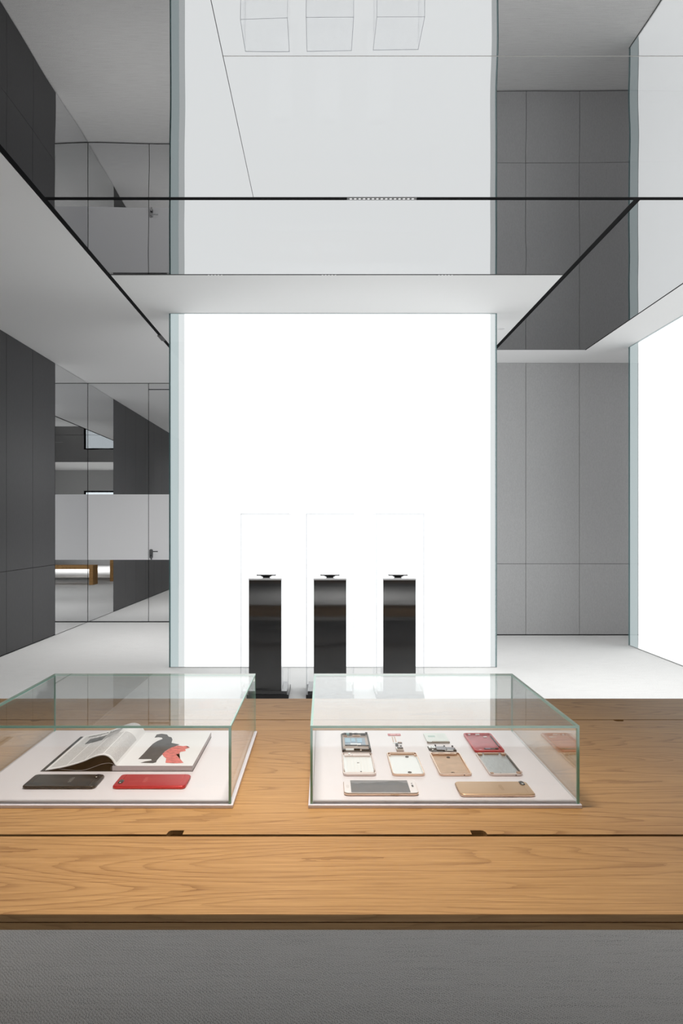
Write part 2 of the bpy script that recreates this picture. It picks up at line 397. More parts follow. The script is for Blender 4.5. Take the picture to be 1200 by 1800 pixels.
# mirror corner at the end of the left wall: mirror on the wall plane, mirror across the aisle with a door
mr = root('wall_mirror')
boxo('backing', XL-0.06, 0.0, YMIR+0.012, YMIR+0.06, 0, CEIL, M['joint'], mr)
boxo('backing', XL-0.06, XL-0.012, YW, YMIR+0.012, 0, CEIL, M['joint'], mr)
g = 0.010
boxo('mirror_panel', XL-0.012, XL, YW+0.006, YMIR-0.003, 0.008, CEIL-0.005, M['mirror'], mr)
boxo('mirror_panel', XL+0.004, -2.441, YMIR, YMIR+0.012, 0.016, CEIL-0.010, M['mirror'], mr)
boxo('mirror_panel', -2.433, -1.44, YMIR, YMIR+0.012, 3.235, CEIL-0.010, M['mirror'], mr)
boxo('mirror_panel', -1.426, 0.0, YMIR, YMIR+0.012, 0.016, CEIL-0.010, M['mirror'], mr)
boxo('frosted_band', XL+0.004, -2.441, YMIR-0.001, YMIR+0.002, 0.868, 1.775, M['frost'], mr)
boxo('frosted_band', -1.426, 0.0, YMIR-0.001, YMIR+0.002, 0.868, 1.775, M['frost'], mr)
dr = root('door_1')
lf = boxo('door_leaf', -2.433, -1.44, YMIR, YMIR+0.012, 0.016, 3.223, M['mirror'], dr)
boxo('frosted_band', -2.433, -1.44, YMIR-0.001, YMIR+0.002, 0.868, 1.775, M['frost'], lf)
bm = BM(); slab(bm, 0.052, 0.128, 0.02, 0, 0.010, 0.002)
bmesh.ops.rotate(bm, verts=bm.verts, cent=(0, 0, 0), matrix=Matrix.Rotation(PI/2, 3, 'X'))
bmesh.ops.translate(bm, verts=bm.verts, vec=(-2.400, YMIR-0.001, 0.952))
pl = obj('handle_plate', bm, M['chrome'], dr, smooth=True)
bm = BM(); cyl(bm, 0, 0, 0, 0.05, 0.010)
bmesh.ops.rotate(bm, verts=bm.verts, cent=(0, 0, 0), matrix=Matrix.Rotation(PI/2, 3, 'X'))
bmesh.ops.translate(bm, verts=bm.verts, vec=(-2.395, YMIR-0.010, 0.985))
box(bm, -2.405, -2.295, YMIR-0.062, YMIR-0.048, 0.977, 0.992)
obj('lever', bm, M['chrome'], pl)
bm = BM(); cyl(bm, 0, 0, 0, 0.016, 0.013)
bmesh.ops.rotate(bm, verts=bm.verts, cent=(0, 0, 0), matrix=Matrix.Rotation(PI/2, 3, 'X'))
bmesh.ops.translate(bm, verts=bm.verts, vec=(-2.398, YMIR-0.010, 0.925))
obj('lock', bm, M['blackmat'], pl)
k = boxo('key', -2.402, -2.380, YMIR-0.032, YMIR-0.027, 0.872, 0.925, M['chrome'], pl)

# ceiling: white fields, mirror fields, black lamp tracks
cl = root('ceiling')
T = 0.05
def cpan(nm, x0, x1, y0, y1, m, z=CEIL): return boxo(nm, x0, x1, y0, y1, z, CEIL+T, m, cl)
cpan('white_field', XL-0.6, -1.737, YB-0.1, YMIR+0.06, M['white'])
cpan('white_field', -1.737, -1.697, YB-0.1, -2.0, M['white'])
cpan('track', -1.740, -1.694, -2.0, 8.03, M['black'], CEIL+0.004)
cpan('white_field', -1.697, XR, YB-0.1, -2.0, M['white'])
cpan('mirror_field', -1.697, -0.4335, -2.0, 4.32, M['ceilmirror'])
cpan('mirror_field', -0.4305, 2.94, -2.0, 3.028, M['ceilmirror'])
cpan('mirror_field', -0.4305, 2.94, 3.031, 4.32, M['ceilmirror'])
cpan('seam', -0.4335, -0.4305, -2.0, 4.32, M['gtrim'], CEIL+0.003)
cpan('seam', -0.4305, 2.94, 3.028, 3.031, M['white'], CEIL-0.0005)
cpan('track', -1.697, 2.94, 4.318, 4.362, M['black'], CEIL+0.004)
cpan('mirror_field', -1.697, 1.894, 4.36, 5.638, M['ceilmirror'])
cpan('edge_trim', -1.697, 1.894, 5.638, 5.652, M['gtrim'], CEIL-0.002)
cpan('white_field', -1.697, 1.894, 5.652, 8.03, M['white'])
cpan('track', 1.894, 1.934, 4.36, 8.03, M['black'], CEIL+0.004)
cpan('mirror_field', 1.934, 2.94, 4.36, 8.03, M['ceilmirror'])
cpan('edge_trim', 2.94, 2.952, -2.0, 8.03, M['black'], CEIL-0.001)
cpan('white_field', 2.952, XR, -2.0, 8.03, M['white'])
cpan('white_field', -1.737, XR, 8.03, YMIR+0.06, M['white'])

# linear downlights set in the tracks
def linear_light(label, x, y, n, pitch, half):
    t = thing('linear_downlight', label, 'ceiling lamp', (x, y, CEIL))
    L = n*pitch/2
    bm = BM(); box(bm, -L-0.01, L+0.01, -half, half, -0.001, 0.004); obj('housing', bm, M['gtrim'], t)
    for k in range(n):
        bm = BM(); cyl(bm, -L+pitch*(k+0.5), 0, -0.0025, -0.0008, min(pitch*0.30, half*0.6), 10)
        obj('lamp_cell', bm, M['cell'], t)
linear_light('long row of tiny lamp cells set in the black ceiling track across the frame', 0.35, 4.34, 15, 0.027, 0.018)
for lb, px in (('leftmost of the three short lamp rows in the white ceiling edge', 378),
               ('middle one of the three short lamp rows in the white ceiling edge', 578),
               ('rightmost of the three short lamp rows in the white ceiling edge', 783)):
    linear_light(lb, (px-570)*5.645/1250, 5.647, 5, 0.026, 0.010)
t = thing('ceiling_downlight', 'small round white downlight in the ceiling right of the big lit wall', 'ceiling lamp', (1.78, 7.18, CEIL))
bm = BM(); ring(bm, 0, 0, -0.003, 0.002, 0.045, 0.034, 24); obj('trim_ring', bm, M['white'], t, smooth=True)
bm = BM(); cyl(bm, 0, 0, -0.001, 0.002, 0.034, 24); obj('lens', bm, M['frost'], t)
t = thing('track_spot', 'short grey lamp set in the left black ceiling track', 'ceiling lamp', (-1.722, 7.52, CEIL))
boxo('housing', -0.022, 0.018, -0.10, 0.10, -0.008, 0.008, M['gtrim'], t, 0.002)

# ------------------------------------------------------------------ back-lit glass walls
def light_wall(name, label, W, H, ml, mrr, soft, loc, rotz):
    """local frame: X across, front faces -Y, pane front at y=0"""
    t = thing(name, label, 'light wall', loc, rotz)
    boxo('diffuser_box', ml, W-mrr, 0.022, 0.16, 0.006, H-0.004, M['lit'], t)
    for x0, x1 in ((ml-soft, ml-0.0005), (W-mrr+0.0005, W-mrr+soft)):
        if soft > 0: boxo('falloff_strip', x0, x1, 0.022, 0.16, 0.006, H-0.004, M['edgefalloff'], t)  # added strips that carry the painted falloff
    ml -= soft; mrr -= soft
    fs = BM(); ff = box(fs, 0, W, 0.0, 0.012, 0.006, H-0.002)
    for f in (ff[0], ff[1], ff[3], ff[5]): f.material_index = 1
    obj('glass_pane', fs, [M['panelglass'], M['tealedge']], t)
    boxo('frosted_margin', 0.012, ml, 0.0125, 0.016, 0.006, H-0.002, M['marginglow'], t)
    boxo('frosted_margin', W-mrr, W-0.012, 0.0125, 0.016, 0.006, H-0.002, M['marginglow'], t)
    for x in (0.0, W-0.012): boxo('edge_strip', x, x+0.012, 0.0125, 0.02, 0.006, H-0.002, M['tealedge'], t)
    boxo('base_rail', 0.0, W, 0.0, 0.16, 0.0, 0.006, M['white'], t)
    return t
light_wall('light_wall', 'tall white back-lit glass wall behind the three pedestals', 3.068, CEIL, 0.140, 0.058, 0.055, (-1.454, 6.657, 0), 0)
light_wall('light_wall', 'white back-lit glass wall seen at an angle at the right edge', 3.30, CEIL, 0.20, 0.10, 0.0, (3.38, 7.91, 0), -PI/2)

# ------------------------------------------------------------------ pedestals
def pedestal(label, x):
    t = thing('pedestal', label, 'pedestal', (x, 5.64, 0), 0, None)
    boxo('plinth', -0.185, 0.185, -0.187, 0.187, 0, 0.030, M['blackmat'], t, 0.002)
    boxo('plinth_step', -0.172, 0.172, -0.174, 0.174, 0.030, 0.055, M['blackgloss'], t, 0.0015)
    boxo('column', -0.126, 0.126, -0.113, 0.125, 0.055, 0.905, M['whitegloss'], t)
    boxo('front_panel', -0.126, 0.126, -0.125, -0.1132, 0.055, 0.905, M['blackgloss'], t)
    boxo('top_slab', -0.128, 0.128, -0.127, 0.127, 0.905, 0.917, M['whitegloss'], t, 0.001)
    return t
def acrylic_cover(label, x):
    t = thing('acrylic_cover', label, 'cover', (x, 5.64, 0.030), 0, None)
    h, a, th = 1.39, 0.183, 0.004
    def pane(x0, x1, y0, y1, z0, z1, flat):
        bm = BM(); ff = box(bm, x0, x1, y0, y1, z0, z1)
        for i, f in enumerate(ff):
            if i not in flat: f.material_index = 1
        obj('acrylic_pane', bm, [M['acrylic'], M['acryledge']], t)
    pane(-a, a, -a, -a+th, 0, h-th, (2, 4)); pane(-a, a, a-th, a, 0, h-th, (2, 4))
    pane(-a, -a+th, -a+th, a-th, 0, h-th, (3, 5)); pane(a-th, a, -a+th, a-th, 0, h-th, (3, 5))
    pane(-a, a, -a, a, h-th, h, (0, 1))
    return t
def stand_and_phone(word, x):
    s = thing('phone_stand', 'small black phone stand on top of the %s pedestal' % word, 'stand', (x, 5.64, 0.917))
    bm = BM(); loft(bm, [rr(0.055, 0.05, 0.006, 0.0), rr(0.055, 0.05, 0.006, 0.003)]); obj('foot', bm, M['blackmat'], s)
    bm = BM(); loft(bm, [rr(0.045, 0.035, 0.006, 0.003), rr(0.10, 0.05, 0.006, 0.0165)]); obj('cradle', bm, M['blackmat'], s)
    p = thing('smartphone', 'black smartphone lying flat on the stand of the %s pedestal' % word, 'phone', (x, 5.64, 0.9335))
    bm = BM(); slab(bm, 0.153, 0.074, 0.009, 0, 0.007, 0.002); obj('body', bm, M['blackmat'], p, smooth=True)
    bm = BM(); slab(bm, 0.135, 0.068, 0.004, 0.007, 0.0074, 0.0001); obj('screen', bm, M['blackgloss'], p)
for wd, x in (('left', -0.460), ('middle', 0.0435), ('right', 0.582)):
    pedestal('glossy black square display pedestal with white top, %s one of three' % wd, x)
    acrylic_cover('tall clear acrylic cover over the %s black pedestal' % wd, x)
    stand_and_phone(wd, x)

# ------------------------------------------------------------------ oak table and bench
TZ = 0.757
TX0, TX1, TY0, TY1 = -1.40, 2.10, 1.018, 2.304
tb = thing('oak_table', 'long oak display table carrying the two glass cases', 'table', (0, 0, 0))
def notch_board(name, y0, y1, notches, side, z0, z1, m):
    """board with small finger notches cut in one long edge (side +1: far edge, -1: near edge); notch = (x0, x1, rounded end)"""
    dn = 0.017; pts = []
    def edge(y, into, rev):
        out = []
        for (a, b, rnd) in sorted(notches):
            p = [(a, y)]
            if rnd < 0: p += [(a+0.001, y+into*dn*0.6), (a+0.004, y+into*dn*0.92), (a+0.008, y+into*dn)]
            else: p += [(a, y+into*dn)]
            if rnd > 0: p += [(b-0.008, y+into*dn), (b-0.004, y+into*dn*0.92), (b-0.001, y+into*dn*0.6)]
            else: p += [(b, y+into*dn)]
            p += [(b, y)]; out += p
        return out[::-1] if rev else out
    pts = [(TX0, y0)] + (edge(y0, 1, False) if side < 0 else []) + [(TX1, y0), (TX1, y1)] + (edge(y1, -1, True) if side > 0 else []) + [(TX0, y1)]
    bm = BM(); prism(bm, pts, z0, z1)
    return obj(name, bm, m, tb)
notch_board('top_board', TY0, 1.2745, [], 1, TZ-0.0105, TZ, M['oak'])
notch_board('top_board', 1.2835, 2.0475, [(-0.285, -0.256, -1), (0.266, 0.294, 1)], -1, TZ-0.022, TZ, M['oak'])
bm_far = notch_board('top_board', 2.0535, TY1, [], -1, TZ-0.022, TZ, M['oak'])
# the far notches are cut in the middle board's far edge: rebuild it as one board with both edges cut
bpy.data.objects.remove(tb.children[1])
def both_board():
    y0, y1, dn = 1.2835, 2.0475, 0.017
    pts = [(TX0, y0)]
    for (a, b, rnd) in ((-0.285, -0.256, -1), (0.266, 0.294, 1)):
        if rnd < 0: pts += [(a, y0), (a+0.001, y0+dn*0.6), (a+0.004, y0+dn*0.92), (a+0.008, y0+dn), (b, y0+dn), (b, y0)]
        else: pts += [(a, y0), (a, y0+dn), (b-0.008, y0+dn), (b-0.004, y0+dn*0.92), (b-0.001, y0+dn*0.6), (b, y0)]
    pts += [(TX1, y0), (TX1, y1)]
    for (a, b) in ((0.830, 0.860), (-0.845, -0.816)):
        pts += [(b, y1), (b-0.002, y1-0.010), (b-0.007, y1-0.014), (a+0.007, y1-0.014), (a+0.002, y1-0.010), (a, y1)]
    pts += [(TX0, y1)]
    bm = BM(); prism(bm, pts, TZ-0.022, TZ); return obj('top_board', bm, M['oak'], tb)
both_board()
boxo('lower_board', TX0, TX1, TY0+0.001, 1.2745, TZ-0.0230, TZ-0.0130, M['oakshade'], tb)
boxo('lip_shade_strip', TX0, TX1, TY0-0.0008, TY0, TZ-0.0105, TZ-0.0006, M['oakshade'], tb)  # thin strip added to carry the painted lip shade
boxo('spacer', TX0, TX1, TY0+0.006, 1.2745, TZ-0.0130, TZ-0.0105, M['dark'], tb)
boxo('underlay', TX0+0.002, TX1-0.002, 1.02+0.06, TY1-0.01, TZ-0.045, TZ-0.0232, M['dark'], tb)
boxo('apron', TX0+0.095, TX1-0.095, 1.25, 1.29, TZ-0.14, TZ-0.045, M['oak'], tb)
boxo('apron', TX0+0.095, TX1-0.095, 2.05, 2.09, TZ-0.14, TZ-0.045, M['oak'], tb)
for x in (TX0+0.005, TX1-0.095): boxo('leg', x, x+0.09, TY0+0.02, TY1-0.01, 0, TZ-0.045, M['oak'], tb, 0.002)
bn = thing('oak_bench', 'low oak bench with slab legs behind the table, seen in the corner mirror', 'bench', (0, 0, 0))
boxo('seat_board', -1.25, 1.6, 3.05, 3.40, 0.365, 0.45, M['oak'], bn, 0.003)
for x in (-1.25, 1.51): boxo('leg', x, x+0.09, 3.05, 3.40, 0, 0.365, M['oak'], bn, 0.003)

# ------------------------------------------------------------------ glass display cases
PADZ = 0.768
def display_case(label, x0, x1):
    y0, y1 = 1.406, 1.909; W = x1-x0; D = y1-y0
    t = thing('display_case', label, 'display case', (x0, y0, TZ))
    boxo('base_tray', -0.004, W+0.004, -0.005, D+0.004, 0, 0.0072, M['base'], t, 0.0015)
    boxo('base_pad', 0.0052, W-0.0052, 0.0052, D-0.0052, 0.0072, PADZ-TZ, M['base'], t, 0.0007)
    th, z0, z1 = 0.0048, 0.0075, 0.162
    def pane(nm, a, flat):
        bm = BM(); ff = box(bm, *a)
        for i, f in enumerate(ff):
            if i not in flat: f.material_index = 1
        obj(nm, bm, [M['glass'], M['glassedge']], t)
    pane('glass_pane', (0, W, 0, th, z0, z1-th), (0, 2, 4)); pane('glass_pane', (0, W, D-th, D, z0, z1-th), (0, 2, 4))
    pane('glass_pane', (0, th, th, D-th, z0, z1-th), (0, 3, 5)); pane('glass_pane', (W-th, W, th, D-th, z0, z1-th), (0, 3, 5))
    bm = BM(); ff = box(bm, 0, W, 0, D, z1-th, z1)
    for i, q in ((2, 1), (3, 2), (4, 2), (5, 2)): ff[i].material_index = q
    obj('glass_pane', bm, [M['glass'], M['glassedge'], M['paleedge']], t)
    # the polished green joint along each upright front corner
    for x in (0.0, W-th): boxo('corner_joint', x, x+th, -0.0006, -0.0001, z0, z1-th, M['glassedge'], t)
    boxo('corner_joint', 0, W, -0.0006, -0.0001, z1-th, z1, M['glassedge'], t)
    return t
display_case('glass display case on white base holding the open magazine', -0.7236, -0.1845)
display_case('glass display case on white base holding the phone parts', -0.028, 0.504)

# ------------------------------------------------------------------ phones
gold = pbr('gold_aluminium', (0.66, 0.44, 0.28), 0.36, 0.65)
goldrim = pbr('rose_gold_rim', (0.80, 0.58, 0.45), 0.22, 0.85)
redal = pbr('red_aluminium', (0.52, 0.012, 0.022), 0.33, 0.35)
redrim = pbr('red_rim', (0.75, 0.02, 0.03), 0.22, 0.4)
blk = pbr('black_aluminium', (0.022, 0.020, 0.020), 0.32, 0.3)
blkrim = pbr('black_rim', (0.03, 0.028, 0.028), 0.2, 0.5)
lensm = pbr('lens_glass', (0.01, 0.01, 0.015), 0.05)
flashm = pbr('flash', (0.9, 0.88, 0.8), 0.3)
ltext = pbr('pale_mark', (0.24, 0.235, 0.23), 0.4)
rtext = pbr('red_mark', (0.70, 0.14, 0.14), 0.4)
gtext = pbr('brown_mark', (0.42, 0.24, 0.12), 0.4)
def back_phone(label, x, y, body, rim, top, mark, camy, band):
    """phone lying on its screen; top = +1 camera end to the right, -1 to the left"""
    t = thing('smartphone', label, 'phone', (x, y, PADZ))
    w, d, r = 0.152, 0.0745, 0.0095
    bm = BM()
    loft(bm, [rr(w-.006, d-.006, r-.003, 0), rr(w-.002, d-.002, r-.001, .0010), rr(w, d, r, .0026), rr(w, d, r, .0040)])
    obj('rim', bm, rim, t, smooth=True)
    bm = BM()
    loft(bm, [rr(w-.0002, d-.0002, r, .0040), rr(w-.0010, d-.0010, r, .0052), rr(w-.0030, d-.0030, r-.001, .0062), rr(w-.0070, d-.0070, r-.003, .0067), rr(w-.010, d-.010, r-.004, .0068)])
    obj('back_shell', bm, body, t, smooth=True)
    bm = BM(); slab(bm, 0.010, 0.023, 0.005, .0066, .0078, .0004, top*(w/2-0.0125), camy)
    c = obj('camera_bump', bm, lensm, t, smooth=True)
    bm = BM(); ring(bm, top*(w/2-0.0125), camy+0.0055, .0078, .0082, .0042, .0030); obj('lens_ring', bm, M['chrome'], c)
    bm = BM(); cyl(bm, top*(w/2-0.0125), camy-0.0065, .0078, .0080, .0019, 12); obj('flash', bm, flashm, c)
    for s in (-1, 1):
        boxo('antenna_line', s*(w/2-0.013)-.0005, s*(w/2-0.013)+.0005, -d/2+.006, d/2-.006, .0066, .00695, band, t)
    letters('logo', 'oppo', 0.013, mark, t, (top*0.016, 0, .00695), -top*PI/2, 1.15)
    for q in (-0.010, -0.004, 0.004, 0.010):
        bm = BM(); box(bm, -top*(w/2)-.0003, -top*(w/2)+.0003, q-.0012, q+.0012, .0026, .0040); obj('port_hole', bm, M['blackmat'], t)
    boxo('side_button', 0.012, 0.032, -d/2-.0004, -d/2+.0005, .0026, .0042, rim, t)
    return t
back_phone('black smartphone lying face down in front of the open magazine', -0.5525, 1.511, blk, blkrim, 1, ltext, 0.021, blkrim)
back_phone('red smartphone lying face down in front of the open magazine', -0.365, 1.511, redal, redrim, -1, rtext, -0.012, redrim)
back_phone('gold smartphone lying face down with its camera to the right', 0.350, 1.467, gold, goldrim, 1, gtext, 0.024, gold)
# gold phone with its screen up
t = thing('smartphone', 'white and gold smartphone lying screen up', 'phone', (0.1156, 1.4735, PADZ))
w_, d_, r_ = 0.152, 0.0745, 0.0095
bm = BM(); loft(bm, [rr(w_-.006, d_-.006, r_-.003, 0), rr(w_-.002, d_-.002, r_-.001, .001), rr(w_, d_, r_, .0026), rr(w_, d_, r_, .0048), rr(w_-.0016, d_-.0016, r_, .0060)])
obj('rim', bm, goldrim, t, smooth=True)
bm = BM(); slab(bm, w_-.002, d_-.002, r_-.001, .0060, .0068, .0005); fr = obj('front_glass', bm, pbr('white_bezel', (0.80, 0.74, 0.74), 0.12), t, smooth=True)
bm = BM(); slab(bm, 0.120, 0.0690, 0.001, .0068, .00695, .00005, -0.001, 0)
scr = obj('screen', bm, pbr('grey_screen', (0.075, 0.072, 0.080), 0.15), t)
pts = [(-.060, .0335), (-.060, .020), (-.048, .014), (-.038, .018), (-.020, .017), (-.004, .022), (.010, .023), (.024, .028), (.038, .0275), (.050, .020), (.0585, .017), (.0585, .0335)]
bm = BM(); prism(bm, pts, .00695, .00705); obj('wallpaper_sky', bm, pbr('screen_sky', (0.155, 0.150, 0.160), 0.15), scr)
bm = BM(); slab(bm, .004, .013, .002, .0066, .0070, .0001, 0.067, 0.002); obj('earpiece', bm, M['blackmat'], t)
bm = BM(); cyl(bm, 0.067, 0.016, .0066, .0070, .0018, 12); obj('front_lens', bm, lensm, t)
bm = BM(); slab(bm, .006, .016, .003, .0066, .0070, .0001, -0.0675, 0); obj('home_button', bm, pbr('button', (0.70, 0.64, 0.63), 0.25), t)
boxo('side_button', 0.018, 0.034, -d_/2-.0004, -d_/2+.0005, .0026, .0042, gold, t)

# ------------------------------------------------------------------ phone parts
silver = pbr('bright_silver', (0.86, 0.87, 0.87), 0.30, 0.35)
clear_rim = pbr('pale_pink_rim', (0.74, 0.62, 0.58), 0.25, 0.4)
steel = noisy('brushed_steel', (0.55, 0.57, 0.58), 0.12, 60, (8, 1, 1), 0.35, 0, 0.6)
gunmetal = pbr('gunmetal', (0.075, 0.070, 0.068), 0.4, 0.6)
copper = pbr('copper', (0.55, 0.33, 0.22), 0.35, 0.6)
pcbgrey = noisy('shield_grey', (0.36, 0.36, 0.40), 0.3, 300, (1, 1, 1), 0.4, 0, 0.5)
graphite = pbr('blue_graphite', (0.20, 0.27, 0.36), 0.3, 0.3)
bluefilm = pbr('blue_film', (0.22, 0.42, 0.56), 0.3)
tan = pbr('tan_metal', (0.45, 0.36, 0.31), 0.4, 0.5)
def tray(label, cat, name, x0, x1, y0, y1, rim, floor, h=0.0052, wall=0.0030, r=0.0095, inner=0.0014):
    w, d = x1-x0, y1-y0
    t = thing(name, label, cat, ((x0+x1)/2, (y0+y1)/2, PADZ))
    bm = BM()
    loft(bm, [rr(w-.003, d-.003, r-.0015, 0), rr(w-.0006, d-.0006, r-.0003, .0008), rr(w, d, r, .002), rr(w, d, r, h-.0007), rr(w-.0012, d-.0012, r-.0006, h),
              rr(w-2*wall+.0008, d-2*wall+.0008, r-wall, h), rr(w-2*wall, d-2*wall, r-wall, h-.0008), rr(w-2*wall, d-2*wall, r-wall, inner)])
    obj('rim', bm, rim, t, smooth=True)
    bm = BM(); slab(bm, w-2*wall-.0006, d-2*wall-.0006, r-wall, inner, inner+.0004, .0001); obj('inner_plate', bm, floor, t)
    return t, w, d
def bits(t, m, name, lst, z):
    for (cx, cy, w, d, h) in lst:
        boxo(name, cx-w/2, cx+w/2, cy-d/2, cy+d/2, z, z+h, m, t, min(w, d, h)*0.15)
# the dark chassis with its blue graphite film
t, w, d = tray('dark phone chassis with blue film and black board edge, back left of the right case', 'phone part', 'phone_chassis', 0.0425, 0.1135, 1.711, 1.862, gunmetal, tan, 0.0050, 0.0032)
z = 0.0018
bits(t, graphite, 'graphite_film', [(-.001, .014, .052, .058, .0006)], z)
bits(t, bluefilm, 'blue_film', [(-.019, .020, .013, .036, .0006), (-.005, .022, .010, .030, .0006), (.011, .018, .012, .034, .0006)], z+.0006)
bits(t, silver, 'label', [(.0, -.012, .026, .010, .0004)], z+.0007)
bits(t, gunmetal, 'crossbar', [(-.012, -.0215, .030, .004, .0022), (.018, -.024, .028, .004, .0022)], z)
bits(t, copper, 'contact_strip', [(.004, .056, .020, .006, .0030), (-.024, .056, .009, .007, .0028)], z)
bits(t, tan, 'battery_bay', [(-.004, -.040, .050, .020, .0008)], z)
bits(t, M['blackmat'], 'connector', [(-.024, .067, .009, .006, .0060), (-.010, .067, .008, .006, .0060), (.004, .066, .009, .005, .0060), (.022, .066, .012, .005, .0055), (.031, .071, .006, .005, .0065),
                                     (-.0305, -.068, .008, .010, .0055), (.022, -.066, .020, .007, .0052), (.001, -.060, .015, .005, .0048), (.032, -.052, .004, .014, .0052)], z)
bits(t, pbr('teal_film', (0.20, 0.38, 0.42), 0.3), 'teal_tape', [(-.0175, .065, .008, .008, .0062)], z)
bits(t, silver, 'shield', [(-.016, -.058, .020, .009, .0025)], z)
# pale frame with white ribs
t, w, d = tray('pale pink phone frame with white ribbed inside, front left of the right case', 'phone part', 'inner_casing', 0.0408, 0.1138, 1.551, 1.703, clear_rim, silver, 0.0050, 0.0036)
bits(t, pbr('rib_white', (0.86, 0.86, 0.85), 0.4), 'rib', [(-.0225+.0075*k, -.006, .0052, .106, .0008) for k in range(7)], z)
bits(t, clear_rim, 'end_bar', [(.0, .060, .060, .018, .0026), (.0, -.066, .062, .012, .0026)], z)
bits(t, silver, 'screw_post', [(-.018, .064, .005, .010, .0040), (-.012, .058, .004, .004, .0036)], z)
bits(t, gunmetal, 'slot', [(.0, .006, .005, .003, .0012), (.004, -.052, .004, .003, .0012)], z)
bits(t, tan, 'side_clip', [(.0335, -.052, .003, .012, .0040), (-.0335, -.052, .003, .012, .0040), (.0335, .066, .004, .008, .0044)], z)
# rose frame with bright inside
t, w, d = tray('rose gold rimmed phone frame with bright silver inside', 'phone part', 'inner_casing', 0.1485, 0.2203, 1.551, 1.703, goldrim, silver, 0.0052, 0.0030)
bits(t, copper, 'end_bar', [(.0, .0685, .060, .010, .0030)], z)
bits(t, goldrim, 'screw_post', [(-.030, .058, .005, .006, .003), (.030, .058, .005, .006, .003)], z)
for (x, y) in ((.010, .050), (.004, -.056)):
    bm = BM(); ring(bm, x, y, z, z+.001, .0042, .0026); obj('camera_ring', bm, gunmetal, t)
bits(t, silver, 'side_rail', [(-.0325, -.01, .002, .11, .0030), (.0325, -.01, .002, .11, .0030)], z)
# gold frame
goldin = noisy('gold_inside', (0.62, 0.42, 0.29), 0.1, 40, (1, 1, 1), 0.4, 0, 0.4)
t, w, d = tray('copper gold phone frame with plain gold inside', 'phone part', 'inner_casing', 0.2513, 0.3230, 1.551, 1.703, goldrim, goldin, 0.0052, 0.0032)
bits(t, copper, 'end_bar', [(-.002, .067, .058, .012, .0028), (.0, -.069, .058, .008, .0024)], z)
bits(t, goldrim, 'clip', [(-.020, .066, .010, .006, .0036), (.006, .067, .014, .006, .0036), (.024, .065, .006, .006, .0036)], z)
for (x, y) in ((.004, .046), (-.004, -.060)):
    bm = BM(); ring(bm, x, y, z, z+.001, .0042, .0026); obj('camera_ring', bm, gunmetal, t)
bits(t, M['blackmat'], 'port_hole', [(.018, -.0757, .003, .0008, .0020)], z)
# silver middle frame with rose corners
t, w, d = tray('grey steel middle frame with rose corners, front right of the phone parts', 'phone part', 'inner_casing', 0.3610, 0.4345, 1.551, 1.703, clear_rim, steel, 0.0046, 0.0026)
bits(t, copper, 'corner_block', [(-.028, .066, .010, .012, .0036), (.0, .070, .034, .006, .0030), (.027, .064, .009, .012, .0040), (.029, -.064, .009, .010, .0036), (-.030, -.066, .007, .008, .0030)], z)
bits(t, clear_rim, 'end_bar', [(.0, -.070, .058, .008, .0022)], z)
bits(t, gunmetal, 'side_flex', [(.0335, .0, .003, .11, .0034)], z)
bits(t, gunmetal, 'hole', [(-.010, -.062, .003, .004, .0008), (-.014, -.066, .006, .002, .001), (.020, -.0765, .003, .0008, .002)], z)
bits(t, copper, 'side_button', [(.0375, -.055, .002, .010, .0030)], .001)
# red back cover, inside up
redin = noisy('red_inside', (0.42, 0.035, 0.055), 0.15, 40, (1, 1, 1), 0.35, 0, 0.2)
t, w, d = tray('red phone back cover lying inside up', 'phone part', 'back_cover', 0.3622, 0.4350, 1.711, 1.862, redal, redin, 0.0056, 0.0044)
bits(t, silver, 'contact', [(-.022, .066, .006, .005, .0030), (.0, .067, .010, .004, .0030), (.016, .048, .009, .005, .0016), (-.020, -.061, .007, .005, .0020)], z)
bits(t, redal, 'end_bar', [(.0, -.068, .050, .010, .0030), (.0, .070, .056, .005, .0026)], z)
bits(t, gunmetal, 'antenna_block', [(.004, -.053, .026, .010, .0022), (.022, -.050, .007, .008, .0026)], z)
bits(t, pbr('violet_film', (0.25, 0.22, 0.36), 0.3), 'film_patch', [(.0, -.052, .012, .007, .0004)], z+.0022)
bits(t, gunmetal, 'side_flex', [(.0315, .010, .003, .090, .0034)], z)
# battery
t = thing('battery', 'pale flat phone battery with brown lower edge', 'phone part', (0.2870, 1.826, PADZ))
bm = BM(); slab(bm, 0.057, 0.070, 0.003, 0, 0.0042, 0.0006, 0, 0.004); obj('cell', bm, pbr('pale_cell', (0.70, 0.74, 0.71), 0.3), t, smooth=True)
bm = BM(); slab(bm, 0.057, 0.008, 0.002, 0, 0.0040, 0.0005, 0, -0.0352); e = obj('brown_edge', bm, pbr('brown_edge', (0.16, 0.10, 0.03), 0.35), t)
bm = BM(); ring(bm, -.021, -.0352, .0040, .0046, .0040, .0026); obj('contact_ring', bm, silver, e)
boxo('printed_patch', -.020, -.002, .002, .016, .0042, .0043, pbr('mint_print', (0.42, 0.56, 0.52), 0.4), t)
for k in range(5): boxo('printed_line', .004, .024-.003*(k % 2), .022-k*.007, .0235-k*.007, .0042, .0043, pbr('faint_print', (0.58, 0.62, 0.62), 0.4), t)
